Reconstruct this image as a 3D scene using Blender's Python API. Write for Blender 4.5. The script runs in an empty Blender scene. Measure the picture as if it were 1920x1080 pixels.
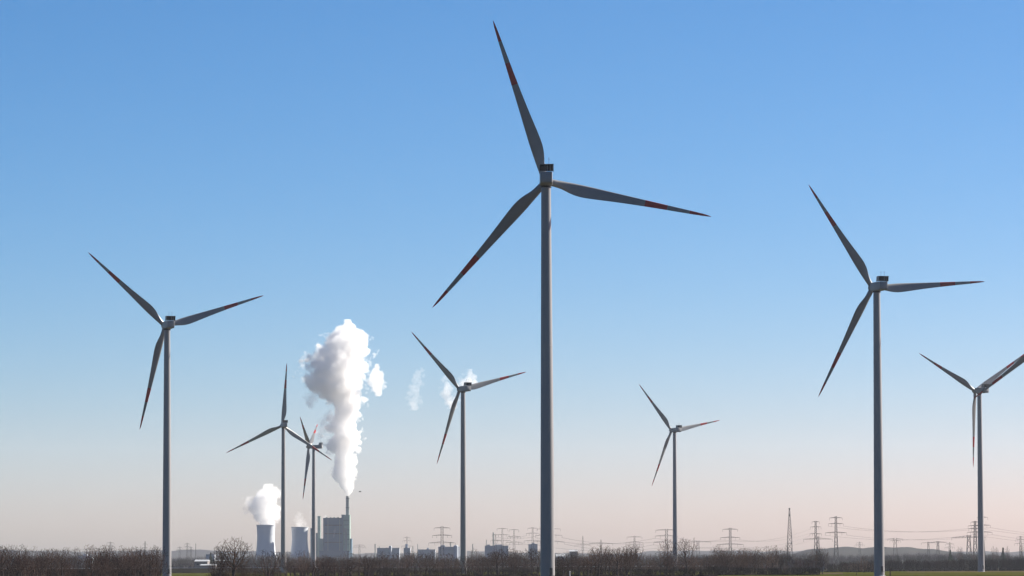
import bpy, math, random
from mathutils import Vector, Matrix, Euler, noise
R = math.radians
sc = bpy.context.scene
col = sc.collection

# ------------------------------------------------------------------ camera
F = 8000.0                     # focal length in pixels of the 1920 wide photograph (150 mm on 36 mm)
CAMZ = 5.0
PITCH, ROLL = R(3.7348), R(-0.21195)
fwd = Vector((0, math.cos(PITCH), math.sin(PITCH)))
up0 = Vector((0, -math.sin(PITCH), math.cos(PITCH)))
rt0 = Vector((1, 0, 0))
CR = rt0 * math.cos(ROLL) + up0 * math.sin(ROLL)
CU = up0 * math.cos(ROLL) - rt0 * math.sin(ROLL)
cam_d = bpy.data.cameras.new('camera')
cam_d.lens = 150; cam_d.sensor_width = 36; cam_d.clip_start = 1; cam_d.clip_end = 80000
cam = bpy.data.objects.new('camera', cam_d)
col.objects.link(cam)
cm = Matrix((CR, CU, -fwd)).transposed().to_4x4()
cm.translation = Vector((0, 0, CAMZ))
cam.matrix_world = cm
sc.camera = cam

# ------------------------------------------------------------------ sky, sun, exposure
SUN_AZ, SUN_EL = R(63), R(35)          # azimuth to the right of the view direction (+Y), elevation
world = bpy.data.worlds.new('World'); sc.world = world
world.use_nodes = True
wn = world.node_tree; wn.nodes.clear()
wo = wn.nodes.new('ShaderNodeOutputWorld'); bg = wn.nodes.new('ShaderNodeBackground')
sky = wn.nodes.new('ShaderNodeTexSky'); sky.sky_type = 'NISHITA'; sky.sun_disc = False
sky.sun_elevation = SUN_EL; sky.sun_rotation = SUN_AZ
sky.air_density = 1.2; sky.dust_density = 0.7; sky.ozone_density = 9.0; sky.altitude = 100
# the haze layer of this day is shallow: the whole dome's elevation scale is compressed alike in every direction
tcw = wn.nodes.new('ShaderNodeTexCoord'); mpw = wn.nodes.new('ShaderNodeMapping'); mpw.inputs['Scale'].default_value = (1, 1, 2.0)
wn.links.new(tcw.outputs['Generated'], mpw.inputs[0]); wn.links.new(mpw.outputs[0], sky.inputs[0])
# colour response of the photograph, one power curve per channel over the whole dome
sep = wn.nodes.new('ShaderNodeSeparateColor'); cmb = wn.nodes.new('ShaderNodeCombineColor')
wn.links.new(sky.outputs[0], sep.inputs[0])
for ch, (gam, gain) in enumerate(((2.1, .268), (1.35, .500), (1.25, .560))):
    pw = wn.nodes.new('ShaderNodeMath'); pw.operation = 'POWER'; pw.inputs[1].default_value = gam
    ml = wn.nodes.new('ShaderNodeMath'); ml.operation = 'MULTIPLY'; ml.inputs[1].default_value = gain
    wn.links.new(sep.outputs[ch], pw.inputs[0]); wn.links.new(pw.outputs[0], ml.inputs[0]); wn.links.new(ml.outputs[0], cmb.inputs[ch])
wn.links.new(cmb.outputs[0], bg.inputs[0]); bg.inputs[1].default_value = 0.05
wn.links.new(bg.outputs[0], wo.inputs[0])
sun_d = bpy.data.lights.new('sun', 'SUN'); sun_d.energy = 5.0; sun_d.angle = R(0.5); sun_d.color = (1.0, 0.93, 0.82)
sun = bpy.data.objects.new('sun', sun_d); col.objects.link(sun)
sdir = Vector((math.sin(SUN_AZ) * math.cos(SUN_EL), math.cos(SUN_AZ) * math.cos(SUN_EL), math.sin(SUN_EL)))
sun.rotation_euler = sdir.to_track_quat('Z', 'Y').to_euler()
sun.location = (0, 0, 900)
sc.view_settings.view_transform = 'Standard'; sc.view_settings.look = 'None'
sc.view_settings.exposure = 1.5; sc.view_settings.gamma = 1.0; sc.view_settings.use_curve_mapping = False
cy = sc.cycles
cy.max_bounces = 24; cy.diffuse_bounces = 3; cy.glossy_bounces = 3; cy.transmission_bounces = 4
cy.volume_bounces = 20; cy.transparent_max_bounces = 16
cy.use_denoising = True

# ------------------------------------------------------------------ helpers
def P(px, py, Y):
    """The point at depth Y seen at pixel (px, py) of the 1920x1080 photograph."""
    d = fwd * F + CR * (px - 960) + CU * (540 - py)
    return Vector((0, 0, CAMZ)) + d * (Y / d.y)
def G(px, Y):
    p = P(px, 1062, Y); return Vector((p.x, Y, 0))
def ppm(Y): return F / Y                # photo pixels per metre

class MB:
    def __init__(s): s.v = []; s.f = []; s.m = []; s.cur = 0
    def add(s, vs, fs):
        o = len(s.v); s.v += [tuple(v) for v in vs]; s.f += [tuple(i + o for i in f) for f in fs]; s.m += [s.cur] * len(fs)
    def box(s, a, b):
        (x0, y0, z0), (x1, y1, z1) = a, b
        s.add([(x0,y0,z0),(x1,y0,z0),(x1,y1,z0),(x0,y1,z0),(x0,y0,z1),(x1,y0,z1),(x1,y1,z1),(x0,y1,z1)],
              [(0,3,2,1),(4,5,6,7),(0,1,5,4),(1,2,6,5),(2,3,7,6),(3,0,4,7)])
    def tube(s, p, q, r0, r1, n=4, caps=True):
        p = Vector(p); q = Vector(q); d = (q - p)
        if d.length < 1e-6: return
        d.normalize(); a = d.orthogonal().normalized(); b = d.cross(a)
        vs = []
        for c, r in ((p, r0), (q, r1)):
            for k in range(n):
                t = 2 * math.pi * k / n; vs.append(c + a * (r * math.cos(t)) + b * (r * math.sin(t)))
        fs = [(k, (k + 1) % n, n + (k + 1) % n, n + k) for k in range(n)]
        if caps: fs += [tuple(range(n))[::-1], tuple(range(n, 2 * n))]
        s.add(vs, fs)
    def needle(s, p, d, l, r):
        a = d.orthogonal().normalized(); b = d.cross(a).normalized()
        s.add([p + a * r, p - a * (r * .5) + b * (r * .87), p - a * (r * .5) - b * (r * .87), p + d * l], [(0,1,3),(1,2,3),(2,0,3)])
    def lathe(s, prof, n=24, axis='z', c=(0, 0, 0), cap=True):
        vs = []
        for (r, h) in prof:
            for k in range(n):
                t = 2 * math.pi * k / n; x, y = r * math.cos(t), r * math.sin(t)
                vs.append((c[0] + x, c[1] + y, c[2] + h) if axis == 'z' else (c[0] + x, c[1] + h, c[2] - y))
        fs = []
        for i in range(len(prof) - 1):
            for k in range(n):
                a, b = i * n + k, i * n + (k + 1) % n
                fs.append((a, b, b + n, a + n))
        if cap: fs += [tuple(range(n))[::-1], tuple(range((len(prof) - 1) * n, len(prof) * n))]
        s.add(vs, fs)
    def mesh(s, name, mats, smooth=False):
        me = bpy.data.meshes.new(name); me.from_pydata(s.v, [], s.f)
        for m in (mats if isinstance(mats, (list, tuple)) else [mats]): me.materials.append(m)
        if any(s.m): me.polygons.foreach_set('material_index', s.m)
        if smooth:
            me.polygons.foreach_set('use_smooth', [True] * len(me.polygons))
            if smooth != 'all':
                me.set_sharp_from_angle(angle=R(40))
        me.update(); return me
    def build(s, name, mats, parent=None, smooth=False):
        return obj(name, s.mesh(name, mats, smooth), parent)
def obj(name, me, parent=None, loc=None):
    o = bpy.data.objects.new(name, me); col.objects.link(o)
    if parent: o.parent = parent
    if loc is not None: o.location = loc
    return o
def tag(o, label=None, cat=None, group=None, kind=None):
    if label: o['label'] = label
    if cat: o['category'] = cat
    if group: o['group'] = group
    if kind: o['kind'] = kind
    return o
def empty(name, loc, rz=0):
    o = bpy.data.objects.new(name, None); col.objects.link(o); o.location = loc; o.rotation_euler = (0, 0, rz)
    o.empty_display_size = 3
    return o

def mat(name, base, rough=0.7, var=None, scale=1.0, spec=0.3, metal=0.0, coat=0.0, detail=4, bump=0.0, stretch=None, rnd=0.0):
    m = bpy.data.materials.new(name); m.use_nodes = True
    nt = m.node_tree; b = nt.nodes['Principled BSDF']
    b.inputs['Roughness'].default_value = rough; b.inputs['Metallic'].default_value = metal
    b.inputs['Specular IOR Level'].default_value = spec; b.inputs['Coat Weight'].default_value = coat
    b.inputs['Base Color'].default_value = (*base, 1)
    if var:
        tc = nt.nodes.new('ShaderNodeTexCoord'); mp = nt.nodes.new('ShaderNodeMapping'); nz = nt.nodes.new('ShaderNodeTexNoise')
        mx = nt.nodes.new('ShaderNodeMix'); mx.data_type = 'RGBA'; rp = nt.nodes.new('ShaderNodeMapRange')
        rp.inputs['From Min'].default_value = .35; rp.inputs['From Max'].default_value = .65
        nz.inputs['Scale'].default_value = scale; nz.inputs['Detail'].default_value = detail
        if stretch: mp.inputs['Scale'].default_value = stretch
        nt.links.new(tc.outputs['Object'], mp.inputs[0]); nt.links.new(mp.outputs[0], nz.inputs['Vector'])
        nt.links.new(nz.outputs['Fac'], rp.inputs['Value']); nt.links.new(rp.outputs[0], mx.inputs['Factor'])
        mx.inputs['A'].default_value = (*base, 1); mx.inputs['B'].default_value = (*var, 1)
        out = mx.outputs['Result']
        if rnd:
            oi = nt.nodes.new('ShaderNodeObjectInfo'); hs = nt.nodes.new('ShaderNodeHueSaturation'); mr = nt.nodes.new('ShaderNodeMapRange')
            mr.inputs['To Min'].default_value = 1 - rnd; mr.inputs['To Max'].default_value = 1 + rnd
            nt.links.new(oi.outputs['Random'], mr.inputs['Value']); nt.links.new(mr.outputs[0], hs.inputs['Value']); nt.links.new(out, hs.inputs['Color'])
            out = hs.outputs['Color']
        nt.links.new(out, b.inputs['Base Color'])
        if bump:
            bp = nt.nodes.new('ShaderNodeBump'); bp.inputs['Strength'].default_value = bump; bp.inputs['Distance'].default_value = .5
            nt.links.new(nz.outputs['Fac'], bp.inputs['Height']); nt.links.new(bp.outputs[0], b.inputs['Normal'])
    return m

M = {}
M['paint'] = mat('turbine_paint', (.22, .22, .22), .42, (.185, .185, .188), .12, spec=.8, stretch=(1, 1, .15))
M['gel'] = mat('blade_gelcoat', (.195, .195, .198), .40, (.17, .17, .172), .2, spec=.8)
M['red'] = mat('marking_red', (.40, .014, .012), .4, (.34, .012, .010), .5, spec=.4)
M['dark'] = mat('radiator_dark', (.012, .013, .016), .6, (.02, .02, .022), 3)
M['steel'] = mat('lattice_steel', (.05, .052, .055), .55, (.035, .035, .038), .2, metal=.3)
M['galv'] = mat('galvanised_steel', (.5, .5, .5), .35, (.38, .38, .38), .6, metal=.7)
M['wire'] = mat('wire', (.09, .09, .095), .5, (.07, .07, .07), .2)
M['concrete'] = mat('tower_concrete', (.52, .55, .60), .85, (.45, .48, .53), .03, stretch=(1, 1, .25))
M['chimney'] = mat('chimney_concrete', (.22, .25, .24), .85, (.17, .20, .19), .05, stretch=(1, 1, .2))
M['clad'] = mat('blue_cladding', (.075, .165, .235), .6, (.06, .13, .20), .03, stretch=(1, 1, .3))
M['clad2'] = mat('green_cladding', (.25, .36, .31), .6, (.21, .31, .27), .03, stretch=(1, 1, .3))
M['shed'] = mat('shed_wall', (.34, .37, .42), .7, (.26, .29, .33), .06)
M['shed2'] = mat('brick_works', (.20, .17, .16), .8, (.15, .14, .14), .08)
M['roof'] = mat('pale_roof', (.34, .35, .37), .5, (.26, .27, .28), .05)
M['bark'] = mat('bark', (.040, .029, .027), .8, (.024, .018, .018), .5, rnd=.3, spec=.05)
M['twig'] = mat('twig_bark', (.074, .040, .027), .75, (.034, .019, .015), .7, rnd=.35, spec=.05)
M['hedge'] = mat('hedge_twigs', (.020, .013, .011), .85, (.011, .008, .007), .06, rnd=.2, spec=0.0)
M['wood'] = mat('far_wood', (.034, .028, .029), .85, (.022, .020, .020), .02, spec=0.0)
M['ever'] = mat('evergreen', (.022, .034, .020), .8, (.014, .022, .014), .4, spec=0.0)
M['grass'] = mat('winter_field', (.050, .050, .006), .9, (.030, .034, .006), .03, detail=6, stretch=(1, .08, 1), spec=0.0)
M['soil'] = mat('ploughed_soil', (.08, .056, .036), .95, (.06, .044, .03), .01, spec=0.0)
M['ground'] = mat('ground', (.034, .034, .012), .95, (.028, .022, .014), .002, detail=8, spec=0.0)
M['hill'] = mat('hill_cover', (.036, .036, .034), .95, (.026, .026, .028), .0015, detail=6, spec=0.0)
M['bank'] = mat('embankment_grass', (.022, .019, .012), .95, (.014, .012, .009), .05, spec=0.0)
M['feather'] = mat('feather', (.03, .028, .026), .7, (.02, .02, .02), 8)
M['white'] = mat('white_post', (.75, .75, .74), .5, (.65, .65, .64), 2)

# ------------------------------------------------------------------ the setting
g = MB(); g.add([(-9000, -2500, 0), (9000, -2500, 0), (9000, 23500, 0), (-9000, 23500, 0)], [(0, 1, 2, 3)])
tag(g.build('ground', M['ground']), kind='structure')
def field(name, px0, px1, Y0, Y1, m, z=.05):
    a, b, c, d = G(px0, Y0), G(px1, Y0), G(px1, Y1), G(px0, Y1)
    f = MB(); f.add([(p.x, p.y, z) for p in (a, b, c, d)], [(0, 1, 2, 3)])
    return tag(f.build(name, m), kind='structure')
field('field', 300, 1340, 2250, 3820, M['grass'])
field('field', 1340, 2100, 2000, 3300, M['grass'])
field('ploughed_field', 1380, 1580, 2450, 2750, M['soil'], .10)
field('gravel_track', 1560, 2100, 2330, 2352, M['soil'], .09)
field('gravel_track', 300, 420, 2950, 2985, M['soil'], .09)
field('ploughed_field', 1700, 2100, 2900, 3200, M['soil'], .08)

def ridge(name, Y, pts, depth, m, seed=0, amp=4):
    """A range of hills: crest heights given as photo pixels, with front and back slopes."""
    rows = MB(); n = 240; vs = []; fs = []
    x0, x1 = pts[0][0], pts[-1][0]
    prof = [(-1, 0), (-.6, .35), (-.3, .75), (0, 1), (.4, .8), (1, 0)]
    for i in range(n + 1):
        px = x0 + (x1 - x0) * i / n
        for (a, ya), (b, yb) in zip(pts, pts[1:]):
            if a <= px <= b:
                t = (px - a) / (b - a); t = t * t * (3 - 2 * t); py = ya + (yb - ya) * t; break
        w = P(px, py, Y); h = max(0, w.z + amp * noise.noise(Vector((px * .03, seed, 0))) + .5 * amp * noise.noise(Vector((px * .13, seed, 3))))
        for (dy, k) in prof:
            vs.append((w.x * (1 + dy * depth / Y), Y + dy * depth, h * k * (1 + .12 * noise.noise(Vector((px * .02, dy * 3, seed + 7)))) - (2 if k == 0 else 0)))
    q = len(prof)
    for i in range(n):
        for j in range(q - 1): fs.append((i * q + j, (i + 1) * q + j, (i + 1) * q + j + 1, i * q + j + 1))
    rows.add(vs, fs)
    return tag(rows.build(name, m, smooth='all'), kind='structure')
ridge('hills', 20500, [(-500, 1036), (0, 1031), (150, 1034), (330, 1031), (480, 1034), (700, 1037), (900, 1034), (1150, 1038), (1300, 1032), (1500, 1033), (1800, 1034), (2000, 1036), (2500, 1037)], 2200, M['hill'], 1, 6)
ridge('hills', 11500, [(1380, 1062), (1470, 1040), (1530, 1029), (1600, 1026), (1690, 1025), (1740, 1030), (1800, 1037), (1900, 1045), (2000, 1061)], 1600, M['hill'], 2, 2)

# road embankment with its guard rail
def embankment():
    a, b = P(-150, 1060, 3900).x, P(1345, 1060, 3900).x
    e = MB(); n = 60; prof = [(-9, -.2), (-4, 3.2), (-2.5, 4.2), (6, 4.25), (13, -.2)]; vs = []; fs = []
    for i in range(n + 1):
        x = a + (b - a) * i / n
        for (dy, z) in prof: vs.append((x, 3900 + dy + .5 * noise.noise(Vector((x * .05, dy, 0))), z + (.25 * noise.noise(Vector((x * .03, dy, 5))) if z > 0 else 0)))
    q = len(prof)
    for i in range(n):
        for j in range(q - 1): fs.append((i * q + j, (i + 1) * q + j, (i + 1) * q + j + 1, i * q + j + 1))
    e.add(vs, fs); tag(e.build('embankment', M['bank']), kind='structure')
    r = empty('guard_rail', (0, 3898.5, 4.2))
    tag(r, 'long galvanised guard rail glinting along the dark embankment under the trees', 'guard rail')
    beam = MB(); pr = [(0, .35), (-.10, .45), (-.03, .57), (-.12, .68), (.02, .82)]
    beam.add([(x, y, z) for x in (a, b) for (y, z) in pr], [(j, j + 5, j + 6, j + 1) for j in range(4)])
    ob = beam.build('rail_beam', M['galv'], r)
    post = MB(); post.box((-.06, .04, -.3), (.06, .16, .8)); pm = post.mesh('post', M['galv'])
    k = 0; x = a
    while x < b:
        obj('post', pm, r, (x, 0, 0)); x += 8; k += 1
embankment()

# ------------------------------------------------------------------ wind turbines
HUB, OV, BL = 131.82, 5.4, 56.0
TILT, CONE = R(4), R(2)
def tower_mesh():
    m = MB(); n = 40; prof = []; top = HUB - 2.0
    secs = [0, 24, 50, 77, 104, top]
    rad = lambda z: 2.38 - (2.38 - 1.56) * (z / top) ** 1.1
    for i, z in enumerate(secs):
        if 0 < i < len(secs) - 1:
            prof += [(rad(z), z - .12), (rad(z) + .035, z - .10), (rad(z) + .035, z + .10), (rad(z), z + .12)]
        else: prof.append((rad(z), z))
        if i < len(secs) - 1:
            for k in (1, 2, 3): zz = z + (secs[i + 1] - z) * k / 4; prof.append((rad(zz), zz))
    m.lathe(prof, n); return m.mesh('tower', M['paint'], True)
def loop(cx, w, t, z, tw, n=20, sharp=.0):
    pts = []
    for k in range(n):
        a = 2 * math.pi * k / n; x = math.cos(a); y = math.sin(a) * (1 - sharp * .5 * (1 + x)) 
        X, Y = cx + x * w / 2, y * t / 2
        pts.append((X * math.cos(tw) - Y * math.sin(tw), X * math.sin(tw) + Y * math.cos(tw), z))
    return pts
def blade_mesh():
    m = MB(); n = 20
    st = [0.02, .035, .05, .065, .08, .10, .12, .14, .16, .18, .20, .22, .245, .27, .30, .34, .38, .43, .48, .54, .60, .60, .67, .735, .735, .80, .87, .87, .92, .955, .98, .993, 1.0]
    key = [(.02, 2.3, 1.15), (.05, 2.35, 1.18), (.10, 2.85, 1.28), (.16, 3.85, 1.36), (.21, 4.25, 1.38), (.26, 4.15, 1.34), (.34, 3.65, 1.20), (.45, 2.95, 1.02), (.60, 2.20, .80), (.735, 1.65, .62), (.87, 1.15, .44), (.955, .72, .28), (.98, .45, .14), (1.0, .10, -.06)]
    def at(s, j):
        for a, b in zip(key, key[1:]):
            if a[0] <= s <= b[0]:
                i = key.index(a); p = key[max(0, i - 1)]; q = key[min(len(key) - 1, i + 2)]; h = b[0] - a[0]; t = (s - a[0]) / h
                m0 = (b[j] - p[j]) / (b[0] - p[0]) * h; m1 = (q[j] - a[j]) / (q[0] - a[0]) * h
                return (2*t**3 - 3*t*t + 1) * a[j] + (t**3 - 2*t*t + t) * m0 + (3*t*t - 2*t**3) * b[j] + (t**3 - t*t) * m1
    rings = []
    for s in st:
        c = at(s, 1); le = at(s, 2)
        tk = 1.0 if s <= .05 else max(.16, .16 + .84 * math.exp(-(s - .05) / .085))
        sh = 0 if s < .06 else min(.85, (s - .06) * 8)
        tw = R(8) + R(14) * max(0, 1 - s / .75) ** 1.3
        rings.append(loop(-le + c / 2, c, c * tk, s * BL, -tw, n, sh))
    vs = [p for r in rings for p in r]; o = 0
    m.v = list(vs)
    for i in range(len(st) - 1):
        if st[i] == st[i + 1]: continue
        red = (.60 <= st[i] < .735) or st[i] >= .87
        for k in range(n):
            m.f.append((i * n + k, i * n + (k + 1) % n, (i + 1) * n + (k + 1) % n, (i + 1) * n + k)); m.m.append(1 if red else 0)
    m.f.append(tuple(range((len(st) - 1) * n, len(st) * n))); m.m.append(1)
    return m.mesh('blade', [M['gel'], M['red']], True)
def nacelle_mesh():
    m = MB(); prof = [(-9.3, 1.55, -1.25, 1.55), (-9.15, 1.85, -1.6, 1.85), (-8.6, 2.0, -1.85, 2.0), (-3, 2.05, -1.95, 2.05), (2.2, 2.05, -1.95, 2.05), (3.3, 1.9, -1.85, 1.95), (3.6, 1.6, -1.6, 1.6)]
    cs = []
    q = 6
    for (y, hw, zb, zt) in prof:
        ring = []; r = .42
        for (cx, cz, a0) in ((hw - r, zt - r, 0), (-hw + r, zt - r, 90), (-hw + r, zb + r, 180), (hw - r, zb + r, 270)):
            for k in range(q):
                a = R(a0 + 90 * k / (q - 1)); ring.append((cx + r * math.cos(a), y, cz + r * math.sin(a)))
        cs.append(ring)
    n = len(cs[0]); m.v = [p for r in cs for p in r]
    for i in range(len(cs) - 1):
        for k in range(n): m.f.append((i * n + k, (i + 1) * n + k, (i + 1) * n + (k + 1) % n, i * n + (k + 1) % n))
    m.f.append(tuple(range(n))); m.f.append(tuple(range((len(cs) - 1) * n, len(cs) * n))[::-1]); m.m = [0] * len(m.f)
    return m.mesh('nacelle', M['paint'], True)
def cooler_frame_mesh():
    m = MB()
    for s in (-1, 1):       # slanted side wings
        x0, x1 = s * 2.26, s * 2.38
        a = [(x0, -8.9, 2.02), (x0, -5.6, 2.02), (x0, -6.3, 4.45), (x0, -9.3, 4.45)]
        b = [(x1, y, z) for (_, y, z) in a]
        m.add(a + b, [(0,1,2,3), (7,6,5,4), (0,4,5,1), (1,5,6,2), (2,6,7,3), (3,7,4,0)])
    m.box((-2.26, -9.3, 4.33), (2.26, -6.3, 4.45)); m.box((-2.26, -9.0, 2.06), (2.26, -8.85, 2.2))
    return m.mesh('cooler_frame', M['paint'])
def mast_mesh():
    m = MB(); m.tube((0, 0, 0), (0, 0, 1.9), .05, .04, 6); m.tube((-.3, 0, 1.55), (.3, 0, 1.55), .03, .03, 4); m.tube((0, 0, 1.9), (0, 0, 2.15), .11, .11, 6)
    return m.mesh('wind_sensor', M['steel'])
def hub_mesh():
    m = MB(); m.lathe([(1.45, -1.75), (1.75, -1.6), (1.92, -.9), (1.95, .3), (1.8, 1.2), (1.35, 2.1), (.7, 2.65), (.05, 2.85)], 28, 'y')
    return m.mesh('hub', M['paint'], True)
T_ME = dict(tower=tower_mesh(), blade=blade_mesh(), nac=nacelle_mesh(), cool=cooler_frame_mesh(), mast=mast_mesh(), hub=hub_mesh())
_m = MB(); _m.box((-2.2, -8.75, 2.22), (2.2, -8.45, 4.31)); T_ME['rad'] = _m.mesh('radiator', M['dark'])
_m = MB(); _m.box((-.06, -8.9, 2.22), (.06, -8.76, 4.31)); T_ME['bar'] = _m.mesh('cooler_bar', M['paint'])
_m = MB(); _m.lathe([(1.72, -.55), (1.80, -.5), (1.80, 0), (1.72, .05)], 32); T_ME['yaw'] = _m.mesh('yaw_ring', M['dark'], True)
_m = MB(); _m.box((-.5, -2.44, 2.2), (.5, -2.30, 4.5)); _m.box((-.7, -3.6, 1.9), (.7, -2.30, 2.05)); T_ME['door'] = _m.mesh('door', M['steel'])
_m = MB(); _m.lathe([(2.9, -.3), (2.9, .10), (2.55, .16), (2.4, .16)], 32); T_ME['found'] = _m.mesh('foundation', M['concrete'], True)
def turbine(X, Y, a, th, label, pitch=0):
    e = empty('wind_turbine', (X, Y, 0), -R(a)); tag(e, label, 'wind turbine', 'wind turbines of one model across the fields')
    obj('tower', T_ME['tower'], e); 
    d = obj('door', T_ME['door'], e); d.rotation_euler = (0, 0, R(a) + .5)
    obj('foundation', T_ME['found'], e)
    obj('yaw_ring', T_ME['yaw'], e, (0, 0, HUB - 1.98))
    nac = obj('nacelle', T_ME['nac'], e, (0, 0, HUB))
    c = obj('cooler', T_ME['cool'], e, (0, 0, HUB)); obj('radiator', T_ME['rad'], c)
    for x in (.35, 1.25): obj('cooler_bar', T_ME['bar'], c, (x, 0, 0))
    for x in (-.75, .85): obj('wind_sensor', T_ME['mast'], e, (x, -7.6, HUB + 4.45))
    h = obj('hub', T_ME['hub'], e, (0, OV, HUB)); h.rotation_euler = (TILT, 0, 0)
    for k in range(3):
        b = obj('blade', T_ME['blade'], h); b.rotation_mode = 'ZXY'; b.rotation_euler = (-CONE, R(th + 120 * k), R(pitch))
TURB = [
 (11.3, 1398, -.5, 102.0, 'tallest and nearest wind turbine in the middle, rotor seen square from behind'),
 (-180.8, 2233, -17.0, 72.5, 'large wind turbine left of the steaming power station, nearest the left edge'),
 (166.6, 1945, -15.8, 86.2, 'large wind turbine on the right with one blade pointing almost level to the right'),
 (-35.3, 3050, -27.2, 76.1, 'medium wind turbine between the steam plume and the tallest turbine'),
 (151.7, 3995, -30.5, 79.5, 'smallest wind turbine standing alone right of the tallest one'),
 (-205.1, 3819, -13.8, 3.8, 'wind turbine in front of the cooling towers with one blade straight up'),
 (-209.9, 4504, -81.5, 62.6, 'wind turbine seen from the side beside the chimney, rotor edge-on', -68),
 (340.8, 3112, -29.5, 58.1, 'wind turbine near the right edge with another blade tip crossing in front of its nacelle'),
 (309.24, 2451, -25, 114.73, 'wind turbine beyond the right edge of which only one blade shows'),
]
for t in TURB: turbine(*t)

# ------------------------------------------------------------------ power station
YP = 10000.0
def build_station():
    rnd = random.Random(5)
    def ct(px, top, wtop, wwaist, wbase, label):
        s = 1 / ppm(YP); b = G(px, YP); H = P(px, top, YP).z
        e = empty('cooling_tower', b); tag(e, label, 'cooling tower', 'cooling towers of the power station')
        prof = []; q = 18
        for i in range(q + 1):
            t = i / q
            if t < .72: k = (.72 - t) / .72; r = wwaist + (wbase - wwaist) * (k ** 1.45)
            else: k = (t - .72) / .28; r = wwaist + (wtop - wwaist) * k ** 1.6
            prof.append((r * s / 2, 9 + (H - 9) * t))
        rt = prof[-1][0]
        prof += [(rt + .9, H + .02), (rt + .9, H + 1.2), (rt - .8, H + 1.2), (rt - 1.0, H - 6), (rt - 1.2, H - 20)]
        m = MB(); m.lathe(prof, 48, cap=False); m.build('shell', M['concrete'], e, True)
        cmh = MB(); rb = wbase * s / 2
        cmh.tube((rb + 2.5, 0, 0), (rb, 2.2, 9.2), .5, .5, 5); cmh.tube((rb + 2.5, 0, 0), (rb, -2.2, 9.2), .5, .5, 5)
        cme = cmh.mesh('column', M['concrete'])
        for k in range(20): obj('column', cme, e).rotation_euler = (0, 0, 2 * math.pi * k / 20)
    ct(498.5, 985, 35, 32.5, 42, 'left cooling tower with a thick steam cloud hiding its rim')
    ct(562, 989, 31.5, 29, 42, 'right cooling tower with a bare rim and thin wisps above')
    def block(e, name, px0, px1, top, y0, y1, m, panels=0):
        a, b = P(px0, 1040, YP).x, P(px1, 1040, YP).x; H = P((px0 + px1) / 2, top, YP).z
        mm = MB(); mm.box((a - e.location.x, y0, 0), (b - e.location.x, y1, H)); o = mm.build(name, m, e)
        if panels:
            w = (b - a) / panels; pm = MB(); pm.box((-w * .47, -.5, 0), (w * .47, 0, 1)); pme = pm.mesh('wall_panel', m)
            nr = max(2, int(H / 26)); hh = H / nr
            for i in range(panels):
                for j in range(nr):
                    p = obj('wall_panel', pme, o, (a - e.location.x + w * (i + .5), y0 - .02, j * hh + .4)); p.scale = (1, 1, hh - .8)
        rf = MB(); rf.box((a - e.location.x - .6, y0 - .6, H + .02), (b - e.location.x + .6, y1 + .6, H + 1.4)); rf.build('roof_edge', m, o)
        return o
    e = empty('boiler_house', G(626, YP)); tag(e, 'tall blue grey boiler house of the power station beside the chimney', 'building')
    block(e, 'main_hall', 606, 643.5, 972, 0, 55, M['clad'], 5)
    block(e, 'roof_house', 640, 646.5, 966, 8, 40, M['clad'])
    block(e, 'stair_tower', 644.2, 656, 967, -6, 40, M['clad2'], 2)
    block(e, 'low_annex', 598.5, 605.6, 1011, -2, 40, M['clad2'], 2)
    block(e, 'low_annex', 656.4, 659.5, 1011, 0, 40, M['clad'])
    block(e, 'turbine_hall', 600, 657, 1034, -40, -12, M['clad'], 6)
    e2 = empty('coal_bunker_tower', G(595, YP + 80)); tag(e2, 'slim greenish bunker tower left of the blue boiler house', 'building')
    block(e2, 'shaft', 592.5, 598, 968, 0, 14, M['clad2'], 1); block(e2, 'annex', 579, 585, 991, 0, 20, M['clad'], 1)
    block(e2, 'gallery', 585, 592.3, 1000, 2, 12, M['clad'])
    def piece(name, px0, px1, yt, yb, dy, m, th=1.0, par=e):
        a, b = P(px0, 1000, YP).x - e.location.x, P(px1, 1000, YP).x - e.location.x; zt, zb = P(px0, yt, YP).z, P(px0, yb, YP).z
        q = MB(); q.box((a, dy - th, zb), (b, dy, zt)); q.build(name, m, par)
    for yy in (984, 1000, 1016): piece('window_band', 609, 641, yy, yy + 1.6, -.54, M['dark'], .3)
    for px in (611, 618, 625, 632): piece('roof_vent', px, px + 3, 969.5, 970.9, 12, M['clad2'], 6)
    for px in (614.5, 636.5): piece('downpipe', px, px + .9, 974, 1033, -.55, M['clad2'], .8)
    piece('flue_duct', 643.6, 650, 990, 998, -6.3, M['chimney'], 5); piece('flue_duct', 647, 651, 998.2, 1034, -6.3, M['chimney'], 4)
    for k in range(6): piece('landing', 645, 655.5, 975 + k * 9, 975.7 + k * 9, -6.55, M['steel'], 1.4)
    c = empty('chimney', G(652, YP + 25)); tag(c, 'tall slim chimney with white steam pouring from its top', 'chimney')
    H = P(652, 930, YP + 25).z; m = MB()
    m.lathe([(5.2, 0), (4.6, H * .5), (4.1, H - 3), (4.1, H), (3.2, H), (3.1, H - 10)], 28, cap=False); m.build('shaft', M['chimney'], c, True)
    for zz in (H - 6, H - 28, H - 55):
        m = MB(); m.lathe([(4.2, zz), (5.1, zz + .1), (5.1, zz + 1.0), (4.2, zz + 1.1)], 28, cap=False); m.build('platform', M['steel'], c)
build_station()

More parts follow.
